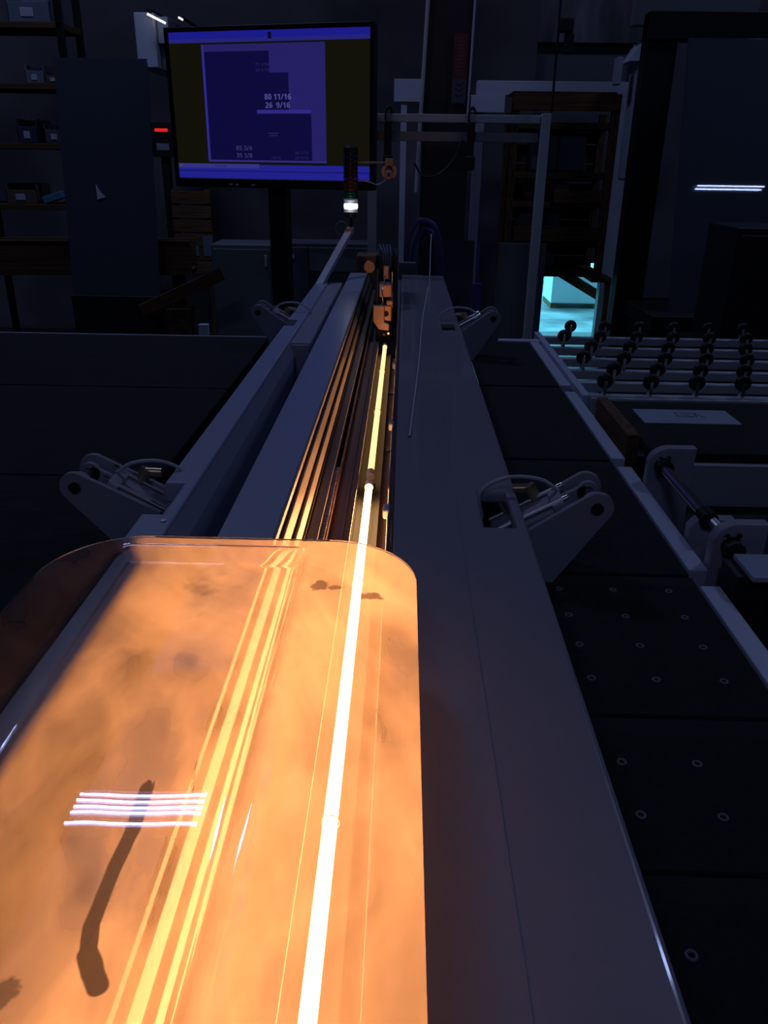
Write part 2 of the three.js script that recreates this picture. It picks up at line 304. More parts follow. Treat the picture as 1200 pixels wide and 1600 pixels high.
// ---------------------------------------------------------------- left support beam
{
  const b = thing('support_beam', 'grey-blue outer beam with notched cover plate on the far left of the machine', 'machine beam');
  mesh('cover_plate', plan([[-0.41, 0.02], [-0.41, 4.5], [-0.475, 4.5], [-0.475, 3.36], [-0.435, 3.36], [-0.435, 3.22], [-0.475, 3.22], [-0.475, 1.5], [-0.435, 1.5], [-0.435, 1.345], [-0.475, 1.345], [-0.475, 0.02]], 1.0, 0.045, 0.005), M.paint, b);
  mesh('inner_face', prof([[-0.41, 0.992], [-0.394, 0.95], [-0.394, 0.7], [-0.41, 0.7]], -0.02, 4.46, 0.002), M.paint, b);
  mesh('web', rng([-0.468, -0.411], [0.45, 0.956], [0.04, 4.46]), M.paint, b);
  mesh('link_cover', rng([-0.408, -0.335], [0.9, 0.992], [2.93, 4.55], 0.006), M.bracket, b, 'grey cover bridging to the guide beam');
  mesh('link_front', rng([-0.404, -0.34], [0.86, 0.985], [2.915, 2.929], 0.002), M.bracket, b);
  mesh('plate_screw', cyl(0.005, [-0.424, 0.999, -1.31], [-0.424, 1.003, -1.31], 10), M.brushed, b);
  mesh('foot', rng([-0.46, -0.4], [0, 0.451], [0.5, 0.7]), M.paint, b);
  mesh('foot', rng([-0.46, -0.4], [0, 0.451], [4.1, 4.3]), M.paint, b);
}
// ---------------------------------------------------------------- tilting brackets with pneumatic cylinders
function bracket(label, px, py, D, edge, s, group) {
  const t = thing('tilt_bracket', label, 'bracket', [px, py, -D], 0, group);
  const e = -s * Math.abs(px - edge);                              // beam edge in local x
  const shape = () => {
    const q = new THREE.Shape(), r = 0.032;
    const P = (x, y) => [s * x, y];
    const E = s * e;                                               // negative
    q.moveTo(...P(0.022, -0.024));
    for (let k = 0; k <= 12; k++) { const a = -0.75 + k / 12 * 3.0; q.lineTo(...P(r * Math.cos(a), r * Math.sin(a))); }
    q.lineTo(...P(E + 0.012, -0.05)); q.lineTo(...P(E + 0.012, -0.19)); q.lineTo(...P(E + 0.045, -0.2)); q.closePath();
    return q;
  };
  const pin = Math.abs(s);
  for (const z of [0, -0.112]) mesh('side_plate', prof(shape(), z + 0.004, 0.012, 0.002), M.bracket, t);
  mesh('pivot_pin', cyl(0.012, [0, 0, 0.007], [0, 0, -0.128], 20), M.black, t, 'black pivot pin');
  const dir = new THREE.Vector3(-s * 0.87, -0.49, 0).normalize(), nrm = new THREE.Vector3(-s * dir.y * -1, 0, 0);
  const along = (k, off = 0, z = -0.056) => [dir.x * k - s * 0.49 * off, dir.y * k + 0.87 * off, z];
  for (const z of [-0.026, -0.086]) mesh('eye_lug', merge(cyl(0.022, [0, 0, z - 0.006], [0, 0, z + 0.006], 20), new THREE.BoxGeometry(0.06, 0.034, 0.012).rotateZ(Math.atan2(dir.y, dir.x)).translate(dir.x * 0.03, dir.y * 0.03, z)), M.bracket, t);
  const barrel = new RoundedBoxGeometry(0.15, 0.062, 0.08, 2, 0.012).rotateZ(Math.atan2(dir.y, dir.x)).translate(...along(0.13));
  mesh('cylinder_barrel', barrel, M.bracket, t, 'grey cylinder barrel');
  mesh('cylinder_cap', new RoundedBoxGeometry(0.026, 0.074, 0.088, 2, 0.005).rotateZ(Math.atan2(dir.y, dir.x)).translate(...along(0.062)), M.bracket, t);
  for (const z of [-0.024, -0.088]) mesh('tie_rod', cyl(0.005, along(0.045, 0.035, z), along(0.2, 0.035, z), 10), M.brushed, t);
  for (const z of [-0.024, -0.088]) mesh('cap_nut', cyl(0.008, along(0.038, 0.035, z), along(0.05, 0.035, z), 6), M.steel, t);
  mesh('air_fitting', merge(cyl(0.014, along(0.1, 0.03, -0.095), along(0.1, 0.062, -0.1), 12), cyl(0.01, along(0.1, 0.055, -0.098), along(0.13, 0.07, -0.1), 10)), M.brass, t, 'metal air fitting');
  mesh('air_fitting', cyl(0.009, along(0.16, 0.03, -0.09), along(0.165, 0.06, -0.09), 10), M.brushed, t);
  mesh('air_hose', tube([along(0.05, 0.036, -0.07), along(0.07, 0.07, -0.075), along(0.13, 0.105, -0.08), along(0.19, 0.1, -0.08), along(0.21, 0.05, -0.075)], 0.004, 30, 8), M.galvanised, t, 'pale air hose');
}
bracket('tilting bracket with cylinder on the right beam, beside the drilled black table panels', 0.377, 1.004, 1.405, 0.236, 1);
bracket('tilting bracket with cylinder on the right beam near the cutting head', 0.372, 1.02, 3.33, 0.236, 1);
bracket('tilting bracket with cylinder on the outer left beam just past the plastic guard', -0.655, 0.99, 1.49, -0.475, -1);
bracket('tilting bracket with cylinder on the outer left beam below the monitor', -0.615, 1.01, 3.45, -0.475, -1);

// ---------------------------------------------------------------- cutting head
{
  const t = thing('cutting_head', 'orange-lit cutting head carriage with hoses at the far end of the slot', 'machine head', [-0.085, 0.86, -3.6]);
  mesh('carriage_body', rng([-0.045, 0.058], [0.02, 0.35], [0.25, 0.6], 0.006), M.black, t);
  mesh('lower_plate', prof([[-0.045, 0.165], [-0.045, 0.095], [-0.02, 0.06], [0.028, 0.055], [0.028, 0.085], [0.006, 0.095], [0.006, 0.165]], 0.02, 0.03, 0.003), M.machined, t);
  mesh('bearing_block', merge(rng([-0.012, 0.038], [0.095, 0.165], [-0.005, 0.09], 0.006), rng([0.012, 0.042], [0.15, 0.185], [0.0, 0.09], 0.004)), M.copperPart, t);
  mesh('bearing_bore', cyl(0.012, [0.012, 0.128, 0.0], [0.012, 0.128, 0.008], 20), M.black, t);
  mesh('drive_block', rng([-0.02, 0.036], [0.195, 0.25], [0.02, 0.12], 0.005), M.copperPart, t);
  mesh('drive_block', rng([-0.006, 0.022], [0.26, 0.32], [0.1, 0.16], 0.005), M.machined, t);
  mesh('guide_post', cyl(0.008, [-0.03, 0.17, -0.05], [-0.03, 0.31, -0.08], 12), M.steel, t);
  mesh('guide_post', cyl(0.006, [0.036, 0.19, -0.06], [0.036, 0.3, -0.06], 12), M.steel, t);
  mesh('roller_wheel', cyl(0.026, [-0.075, 0.29, -0.3], [-0.075, 0.29, -0.34], 20), M.machined, t);
  mesh('lock_nut', cyl(0.006, [0.005, 0.04, 0.012], [0.005, 0.04, 0.024], 6), std(col(0.4, 0.03, 0.04), 0.4), t, 'small red nut');
  mesh('lock_nut', cyl(0.005, [0.024, 0.043, 0.0], [0.024, 0.043, 0.014], 6), M.steel, t);
  mesh('skid_plate', rng([-0.03, 0.04], [0.0, 0.05], [0.02, 0.6], 0.004), M.black, t);
  for (let k = 0; k < 4; k++) mesh('hose', tube([[0.0 + k * 0.008, 0.31, -0.12], [-0.01 + k * 0.012, 0.37, -0.14], [-0.025 + k * 0.016, 0.4, -0.2], [-0.02 + k * 0.02, 0.35, -0.3]], 0.005, 24, 7), M.blueHose, t, 'blue hose');
  mesh('hose', tube([[0.03, 0.16, -0.02], [0.05, 0.2, -0.01], [0.03, 0.25, -0.04], [0.02, 0.3, -0.1]], 0.003, 24, 6), M.black, t);
  mesh('hose', tube([[0.0, 0.17, 0.0], [-0.006, 0.22, 0.015], [0.004, 0.27, -0.06]], 0.003, 24, 6), M.steel, t);
}
tag(mesh('junction_box', merge(rng([-0.03, 0.075], [0.96, 1.06], [4.93, 5.0], 0.004), rng([0.0, 0.045], [0.0, 0.96], [4.94, 4.99], 0.002)), M.cabinetBlue), 'small blue-grey junction box on a post behind the right beam end', 'box');

// ---------------------------------------------------------------- signal tower on its arm
{
  const a = thing('support_arm', 'thin grey arm rising from the left beam end with a loop of wire', 'arm', [0, 0, 0]);
  mesh('arm_bar', prof([[-0.02, -0.012], [0.02, -0.012], [0.02, 0.012], [-0.02, 0.012]], 0, 0.5, 0.003).applyMatrix4(new THREE.Matrix4().lookAt(new THREE.Vector3(-0.45, 0.99, -4.42), new THREE.Vector3(-0.308, 1.246, -4.8), new THREE.Vector3(0, 1, 0)).setPosition(-0.45, 0.99, -4.42)), M.bracket, a);
  mesh('wire_loop', new THREE.TorusGeometry(0.034, 0.002, 6, 24, 4.6).translate(-0.355, 1.26, -4.78), M.cabinet, a, 'loop of grey wire');
  mesh('tip_clamp', rng([-0.33, -0.29], [1.235, 1.262], [4.77, 4.82], 0.003), M.machined, a);
  const t = thing('signal_tower', 'stacked signal tower with blue, red, green lenses and a lit white lens', 'signal light', [-0.303, 1.262, -4.8]);
  mesh('pole', cyl(0.008, [0, 0, 0], [0, 0.08, 0], 14), M.blackMetal, t);
  mesh('base_cup', cyl(0.03, [0, 0.055, 0], [0, 0.078, 0], 28), M.black, t);
  const lens = (c, o = {}) => new THREE.MeshPhysicalMaterial({ color: c, roughness: 0.35, ...o });
  const ringGeo = (y0, y1, n = 3) => { const p = [[0, y0]]; for (let k = 0; k < n; k++) { const a = y0 + (y1 - y0) * k / n, b = y0 + (y1 - y0) * (k + 1) / n; p.push([0.037, a + 0.001], [0.04, a + 0.004], [0.04, b - 0.004], [0.037, b - 0.001]); } p.push([0, y1]); return new THREE.LatheGeometry(p.map(([r, y]) => new THREE.Vector2(r, y)), 32); };
  mesh('white_lens', merge(ringGeo(0.079, 0.1, 2), ringGeo(0.126, 0.15, 2)), lens(col(0.8, 0.82, 0.9), { emissive: col(0.75, 0.78, 1), emissiveIntensity: 0.06 }), t, 'clear ribbed lens');
  mesh('lit_band', ringGeo(0.1, 0.126, 1), lens(col(0.9, 0.9, 0.9), { emissive: col(0.92, 0.93, 1), emissiveIntensity: 1.3 }), t, 'lit white band');
  mesh('green_lens', ringGeo(0.15, 0.19), lens(col(0.01, 0.09, 0.03)), t, 'dark green lens');
  mesh('amber_lens', ringGeo(0.19, 0.255), lens(col(0.12, 0.035, 0.006)), t, 'unlit amber lens');
  mesh('red_lens', ringGeo(0.255, 0.32), lens(col(0.07, 0.012, 0.01)), t, 'unlit red lens');
  mesh('blue_lens', ringGeo(0.32, 0.4), lens(col(0.012, 0.012, 0.05)), t, 'unlit blue lens');
  mesh('cap', new THREE.LatheGeometry([[0, 0.425], [0.02, 0.424], [0.036, 0.415], [0.04, 0.4], [0, 0.4]].map(([r, y]) => new THREE.Vector2(r, y)).reverse(), 32), M.black, t);
  const l = new THREE.PointLight(col(0.92, 0.93, 1), 0.004); l.position.set(0, 0.113, 0.06); l.castShadow = true; t.add(l);
  const c = thing('sensor_arm', 'orange-lit metal sensor with round flange on a thin rod beside the signal tower', 'sensor', [-0.091, 1.566, -4.8]);
  mesh('rod', cyl(0.005, [-0.175, 0.035, 0.0], [-0.01, 0.035, 0.0], 12), M.machined, c);
  mesh('clamp_block', rng([-0.024, 0.024], [0.018, 0.058], [-0.02, 0.02], 0.004), M.machined, c);
  mesh('flange', cyl(0.042, [0, -0.008, -0.012], [0, -0.008, 0], 32), M.copperPart, c);
  mesh('sensor_body', cyl(0.02, [0, -0.002, 0], [0, -0.024, 0.07], 24), M.black, c);
  mesh('sensor_face', new THREE.LatheGeometry([[0.006, 0], [0.006, 0.006], [0.022, 0.006], [0.024, 0.003], [0.024, -0.01], [0.0, -0.01]].map(([r, y]) => new THREE.Vector2(r, y)), 28).rotateX(Math.PI / 2 + 0.25).translate(0, -0.026, 0.076), M.copperPart, c, 'copper-coloured sensor ring');
  mesh('cable', tube([[-0.01, -0.045, 0.04], [-0.06, -0.075, 0.02], [-0.12, -0.06, 0.0], [-0.175, -0.05, 0.0]], 0.003, 24, 6), M.galvanised, c);
}

// ---------------------------------------------------------------- monitor
{
  const W = 1280, H = 850, cv = document.createElement('canvas'); cv.width = W; cv.height = H;
  const g = cv.getContext('2d');
  g.fillStyle = '#15150a'; g.fillRect(0, 0, W, H);
  g.fillStyle = '#20209a'; g.fillRect(0, 0, W, 62);
  g.fillStyle = '#2a2a86'; g.fillRect(0, 40, W, 22);
  g.fillStyle = '#0a0a30'; g.fillRect(650, 12, 22, 36);
  g.fillStyle = '#2b2570'; g.fillRect(215, 72, 790, 672);
  g.fillStyle = '#37309a'; g.fillRect(215, 72, 14, 672);
  g.fillStyle = '#100d42';
  g.fillRect(232, 112, 420, 622); g.fillRect(232, 232, 540, 210); g.fillRect(232, 446, 680, 288);
  g.fillStyle = '#372f94'; g.fillRect(560, 440, 352, 22);
  g.fillStyle = '#372f90'; g.fillRect(215, 736, 790, 10);
  g.fillStyle = '#5c58a6'; g.font = 'bold 44px sans-serif'; g.fillText('80 11/16', 612, 382); g.fillText('26  9/16', 616, 430);
  g.fillStyle = '#3e3a7a'; g.font = 'bold 38px sans-serif'; g.fillText('85 3/4', 408, 676); g.fillText('35 3/8', 408, 720);
  g.fillStyle = '#332f70'; g.font = '26px sans-serif'; g.fillText('71 1/16', 562, 196); g.fillText('26 9/16', 562, 226); g.fillText('56 1/16', 800, 698); g.fillText('26 9/16', 800, 726); g.fillText('13/16', 640, 728);
  g.fillStyle = '#2c2a6c'; g.fillRect(628, 572, 70, 6); g.fillRect(634, 586, 56, 5);
  g.fillStyle = '#26269c'; g.fillRect(0, 762, W, 88);
  g.fillStyle = '#3a3a94'; g.fillRect(0, 758, 560, 26); g.fillStyle = '#1c1c7c'; g.fillRect(0, 798, W, 8); g.fillStyle = '#15155c'; g.fillRect(0, 846, W, 4);
  g.fillStyle = '#1a1a50'; g.font = '18px sans-serif'; g.fillText('Laminated', 250, 778); g.fillStyle = '#5a5a30'; g.fillRect(14, 764, 12, 14);
  const tx = new THREE.CanvasTexture(cv); tx.colorSpace = THREE.SRGBColorSpace;
  const t = thing('monitor', 'large wall-sized monitor showing blue cutting plan with olive side bars', 'monitor', [-0.807, 0, -5.21], -0.2514);
  const w = 1.286, h = 0.857, cy = 1.878;
  mesh('casing', rng([-w / 2, w / 2], [cy - h / 2, cy + h / 2], [0.008, 0.07], 0.012), M.black, t);
  mesh('bezel', merge(rng([-w / 2, w / 2], [cy + h / 2 - 0.026, cy + h / 2], [-0.006, 0.008], 0.004), rng([-w / 2, w / 2], [cy - h / 2, cy - h / 2 + 0.05], [-0.006, 0.008], 0.004), rng([-w / 2, -w / 2 + 0.026], [cy - h / 2, cy + h / 2], [-0.006, 0.008], 0.004), rng([w / 2 - 0.026, w / 2], [cy - h / 2, cy + h / 2], [-0.006, 0.008], 0.004)), M.blackMetal, t, 'black bezel');
  mesh('screen', new THREE.BoxGeometry(w - 0.05, h - 0.074, 0.004).translate(0, cy + 0.012, -0.004), [0, 1, 2, 3, 4, 5].map((k) => k === 4 ? std(col(0, 0, 0), 0.4, 0, { emissive: col(1, 1, 1), emissiveMap: tx, emissiveIntensity: 0.75 }) : M.black), t, 'blue cutting plan with olive bars');
  for (const x of [-0.28, -0.24, -0.13]) mesh('button', rng([x, x + 0.025], [cy - h / 2 + 0.012, cy - h / 2 + 0.022], [-0.009, -0.005], 0.001), M.galvanised, t);
  mesh('stand', merge(rng([-0.06, 0.06], [0.03, cy], [0.075, 0.15], 0.004), rng([-0.3, 0.3], [0, 0.03], [-0.1, 0.3], 0.004)), M.black, t);
}

// ---------------------------------------------------------------- right panel table
{
  const t = thing('panel_table', 'low table of drilled black panels with pale edge strip beside the right beam', 'table');
  const cuts = [0.3, 0.672, 0.962, 1.415, 2.095, 2.9, 3.72];
  for (let k = 0; k < cuts.length - 1; k++) {
    const a = cuts[k] + 0.022, b = cuts[k + 1] - 0.022;
    const p = mesh('panel', rng([0.285, 0.588], [0.82, 0.85], [a, b], 0.004), M.felt, t, 'black panel');
    if (b < 1.5) for (let d = 0.586 - 0.294; d < b - 0.02; d += 0.0975) if (d > a + 0.02) for (const x of [0.314, 0.417, 0.524])
      mesh('air_hole', new THREE.TorusGeometry(0.0055, 0.0022, 6, 16).rotateX(Math.PI / 2).translate(x, 0.8505, -d), M.ring, p);
  }
  for (let k = 0; k < cuts.length; k++) mesh('cross_strip', rng([0.285, 0.592], [0.81, 0.845], [cuts[k] - 0.02, cuts[k] + 0.02], 0.003), M.felt2, t);
  for (const [a, b] of [[0.3, 0.93], [0.96, 1.39], [1.455, 2.06], [2.125, 2.84], [2.93, 3.72]]) mesh('edge_strip', rng([0.592, 0.632], [0.8, 0.852], [a, b], 0.004), M.alloy, t, 'pale edge strip');
  mesh('end_strip', rng([0.45, 0.64], [0.83, 0.852], [3.735, 3.78], 0.003), M.white, t);
  mesh('frame', rng([0.29, 0.63], [0.62, 0.805], [0.3, 3.72]), M.black, t);
  for (const d of [0.5, 2.0, 3.6]) mesh('leg', rng([0.4, 0.48], [0, 0.62], [d - 0.04, d + 0.04]), M.black, t);
}
// ---------------------------------------------------------------- left panel table
{
  const t = thing('panel_table', 'wide dark table with thin seams left of the machine', 'table');
  const cuts = [0.6, 1.2, 1.915, 2.8, 3.72];
  for (let k = 0; k < cuts.length - 1; k++) {
    mesh('panel', rng([-3.2, -0.62], [0.82, 0.85], [cuts[k] + 0.006, cuts[k + 1] - 0.006], 0.004), M.felt, t);
    mesh('seam_strip', rng([-3.2, -0.62], [0.83, 0.8525], [cuts[k + 1] - 0.005, cuts[k + 1] + 0.005], 0.001), k === 3 ? M.galvanised : M.felt2, t);
  }
  mesh('end_bracket', rng([-0.95, -0.905], [0.83, 0.9], [3.735, 3.77], 0.003), M.alloy, t, 'pale end bracket');
  mesh('frame', rng([-3.18, -0.64], [0.6, 0.82], [0.62, 3.7]), M.black, t);
  for (const x of [-3.0, -0.9]) for (const d of [0.8, 3.5]) mesh('leg', rng([x - 0.05, x + 0.05], [0, 0.6], [d - 0.05, d + 0.05]), M.black, t);
}
// ---------------------------------------------------------------- caster-wheel conveyor
{
  const t = thing('wheel_conveyor', 'conveyor of pale cross bars studded with small black caster wheels', 'conveyor');
  const bars = [2.81, 2.995, 3.19, 3.4, 3.62, 3.86];
  const wheelGeo = new THREE.LatheGeometry([[0.008, -0.013], [0.02, -0.013], [0.027, -0.008], [0.029, 0], [0.027, 0.008], [0.02, 0.013], [0.008, 0.013]].map(([r, y]) => new THREE.Vector2(r, y)), 18).rotateX(Math.PI / 2);
  const stemGeo = merge(rng([-0.006, 0.006], [-0.05, 0.004], [-0.017, -0.0135], 0.001), rng([-0.006, 0.006], [-0.05, 0.004], [0.0135, 0.017], 0.001), cyl(0.004, [0, 0, 0.019], [0, 0, -0.019], 8));
  bars.forEach((d, k) => {
    mesh('cross_bar', rng([0.67, 2.6], [0.815, 0.85], [d - 0.018, d + 0.018], 0.004), M.galvanised, t);
    for (let j = 0; j < 9; j++) {
      const x = (k % 2 ? 0.8 : 0.725) + j * 0.162; if (x > 2.5) continue;
      const w = mesh('caster_wheel', wheelGeo, M.rubber, t, 'small black wheel'); w.position.set(x, 0.9, -d + 0.0);
      const s = mesh('fork', stemGeo, M.steel, w); s.position.set(0, 0, 0);
    }
  });
  mesh('side_rail', rng([0.645, 0.672], [0.8, 0.855], [2.78, 3.95], 0.003), M.alloy, t);
  mesh('side_rail', rng([2.6, 2.63], [0.8, 0.855], [2.78, 3.95], 0.003), M.alloy, t);
  mesh('front_rail', rng([0.672, 2.6], [0.79, 0.848], [2.765, 2.785], 0.003), M.galvanised, t);
  for (const x of [0.67, 2.58]) for (const d of [2.85, 3.85]) mesh('leg', rng([x - 0.02, x + 0.02], [0, 0.8], [d - 0.02, d + 0.02]), M.black, t);
}
// ---------------------------------------------------------------- bench, paper, cylinders on the right
{
  const t = thing('work_bench', 'black bench with brown side rail in front of the caster-wheel conveyor', 'bench');
  mesh('bench_top', rng([0.73, 2.6], [0.81, 0.845], [2.2, 2.75], 0.006), M.felt, t);
  mesh('side_rail', rng([0.69, 0.73], [0.76, 0.855], [2.33, 2.76], 0.006), M.woodDark, t, 'brown side rail');
  mesh('front_apron', rng([0.72, 2.6], [0.6, 0.82], [2.17, 2.199], 0.004), M.bracket, t);
  mesh('lower_shelf', rng([0.74, 2.6], [0.66, 0.7], [1.0, 2.16], 0.004), M.felt2, t);
  mesh('frame', rng([0.76, 2.5], [0.3, 0.66], [1.05, 2.7], 0.004), M.black, t);
  for (const x of [0.8, 2.4]) for (const d of [1.2, 2.5]) mesh('leg', rng([x - 0.03, x + 0.03], [0, 0.3], [d - 0.03, d + 0.03]), M.black, t);
  const cv = document.createElement('canvas'); cv.width = 512; cv.height = 256; const g = cv.getContext('2d');
  g.fillStyle = '#b4bcc4'; g.fillRect(0, 0, 512, 256); g.strokeStyle = '#3c4248'; g.lineWidth = 7; g.strokeRect(214, 60, 104, 66); g.beginPath(); g.moveTo(214, 60); g.lineTo(318, 60); g.lineTo(356, 150); g.moveTo(228, 150); g.lineTo(300, 132); g.moveTo(236, 84); g.lineTo(296, 84); g.moveTo(240, 104); g.lineTo(280, 108); g.stroke();
  const tx = new THREE.CanvasTexture(cv); tx.colorSpace = THREE.SRGBColorSpace;
  tag(mesh('paper_sheet', new THREE.BoxGeometry(0.31, 0.002, 0.155).translate(0.94, 0.8465, -2.565), [0, 1, 2, 3, 4, 5].map((k) => k === 2 ? std(col(0.62, 0.68, 0.76), 0.9, 0, { map: tx }) : M.paper)), 'grey printed sheet with a small line drawing lying on the black bench', 'paper');
  const a = thing('air_cylinder', 'chrome rod cylinder mounted between dark brackets beside the pale edge strip', 'cylinder', [0.672, 0.9, -1.62]);
  mesh('chrome_rod', cyl(0.013, [0, 0, 0], [-0.002, 0, -0.31], 20), M.polished, a, 'chrome rod');
  const arc = (x0, x1) => { const s = new THREE.Shape(); s.moveTo(x0, -0.2); s.lineTo(x0, 0.01); s.quadraticCurveTo(x0 + 0.01, 0.045, x0 + 0.05, 0.048); s.lineTo(x1, 0.048); s.lineTo(x1, -0.2); s.closePath(); return s; };
  mesh('mount_bracket', prof(arc(-0.036, 0.08), -0.315, 0.03, 0.003), M.bracket, a);
  mesh('mount_bracket', prof([[-0.036, -0.2], [-0.036, -0.02], [-0.02, 0.0], [0.06, 0.0], [0.06, -0.2]], 0.02, 0.03, 0.003), M.bracket, a);
  mesh('gland', cyl(0.022, [0, 0, -0.29], [0, 0, -0.315], 18), M.black, a);
  mesh('gland', cyl(0.02, [0, 0, 0.03], [0, 0, -0.01], 18), M.blackMetal, a);
  mesh('elbow_fitting', merge(cyl(0.012, [0.005, 0, 0.03], [0.012, -0.005, 0.07], 12), cyl(0.008, [0.012, -0.005, 0.07], [0.06, 0.0, 0.07], 10)), M.brushed, a);
  mesh('bolt', cyl(0.006, [-0.012, 0.02, -0.305], [-0.012, 0.026, -0.3], 8), M.steel, a);
  mesh('bolt', cyl(0.006, [0.008, 0.022, -0.305], [0.008, 0.028, -0.3], 8), M.steel, a);
  const c = thing('air_cylinder', 'cylinder mount with flat grey cover plate in front of the chrome rod cylinder', 'cylinder', [0.672, 0.9, -1.33]);
  mesh('mount_bracket', prof(arc(-0.036, 0.07), -0.14, 0.03, 0.003), M.bracket, c);
  mesh('cover_plate', rng([-0.012, 0.3], [-0.006, 0.006], [-0.005, 0.095], 0.003), M.paint, c, 'flat grey cover plate');
  mesh('gland', cyl(0.02, [0, 0.0, -0.11], [0, 0.0, -0.14], 18), M.black, c);
  mesh('bolt', cyl(0.006, [-0.014, 0.02, -0.135], [-0.014, 0.026, -0.13], 8), M.steel, c);
  mesh('bolt', cyl(0.006, [0.01, 0.022, -0.135], [0.01, 0.028, -0.13], 8), M.steel, c);
  mesh('lever_knob', merge(cyl(0.01, [0.03, -0.04, 0.03], [0.03, -0.01, 0.02], 12), new THREE.SphereGeometry(0.014, 14, 10).translate(0.03, -0.044, 0.03)), M.brushed, c);
  mesh('column', rng([-0.036, 0.06], [-0.9, -0.2], [0.1, 0.16], 0.004), M.black, c);
  mesh('arm', rng([-0.03, 0.06], [-0.2, -0.007], [0.02, 0.1], 0.004), M.black, c);
  mesh('column', rng([-0.036, 0.06], [-0.9, -0.2], [-0.01, 0.33], 0.004), M.black, a);
}
// ---------------------------------------------------------------- leaning dark glass and its rack
{
  const lean = Math.atan(0.37 / 1.47);
  const t = thing('glass_sheet', 'tall dark glass sheet leaning on the rack with a tube light reflected', 'glass', [0, 0.72, -5.41]);
  const g = mesh('pane', new RoundedBoxGeometry(1.7, 1.67, 0.012, 2, 0.002).translate(1.75 + 0.85, 0.835, 0), M.darkGlass, t); g.rotation.x = -lean;
  const r = thing('glass_rack', 'black steel rack standing behind the leaning dark glass', 'rack', [0, 0, 0]);
  mesh('post', rng([1.52, 1.72], [0, 2.5], [5.92, 6.05], 0.006), M.blackMetal, r);
  mesh('post', rng([3.3, 3.45], [0, 2.5], [5.92, 6.05], 0.006), M.blackMetal, r);
  mesh('top_beam', rng([1.52, 3.45], [2.34, 2.5], [5.9, 6.05], 0.006), M.blackMetal, r);
  mesh('base_beam', rng([1.6, 3.45], [0.62, 0.72], [5.25, 6.05], 0.006), M.black, r);
  mesh('foot', rng([1.62, 1.72], [0, 0.62], [5.3, 5.92], 0.006), M.black, r);
  mesh('foot', rng([3.3, 3.4], [0, 0.62], [5.3, 5.92], 0.006), M.black, r);
  const c = thing('machine_cabinet', 'black cabinet standing in front of the leaning dark glass', 'cabinet', [0, 0, 0]);
  mesh('body', rng([1.83, 3.2], [0.05, 1.3], [4.7, 5.15], 0.01), M.black, c);
  mesh('door', rng([1.86, 2.5], [0.1, 1.26], [4.685, 4.7], 0.004), M.black, c);
  mesh('door', rng([2.52, 3.17], [0.1, 1.26], [4.685, 4.7], 0.004), M.black, c);
  mesh('plinth', rng([1.85, 3.18], [0, 0.05], [4.75, 5.1], 0), M.black, c);
  tag(mesh('wall_duct', rng([1.49, 2.3], [2.46, 2.62], [6.2, 6.3], 0.004), M.cabinet), 'pale teal duct along the wall above the dark glass', 'duct');
}
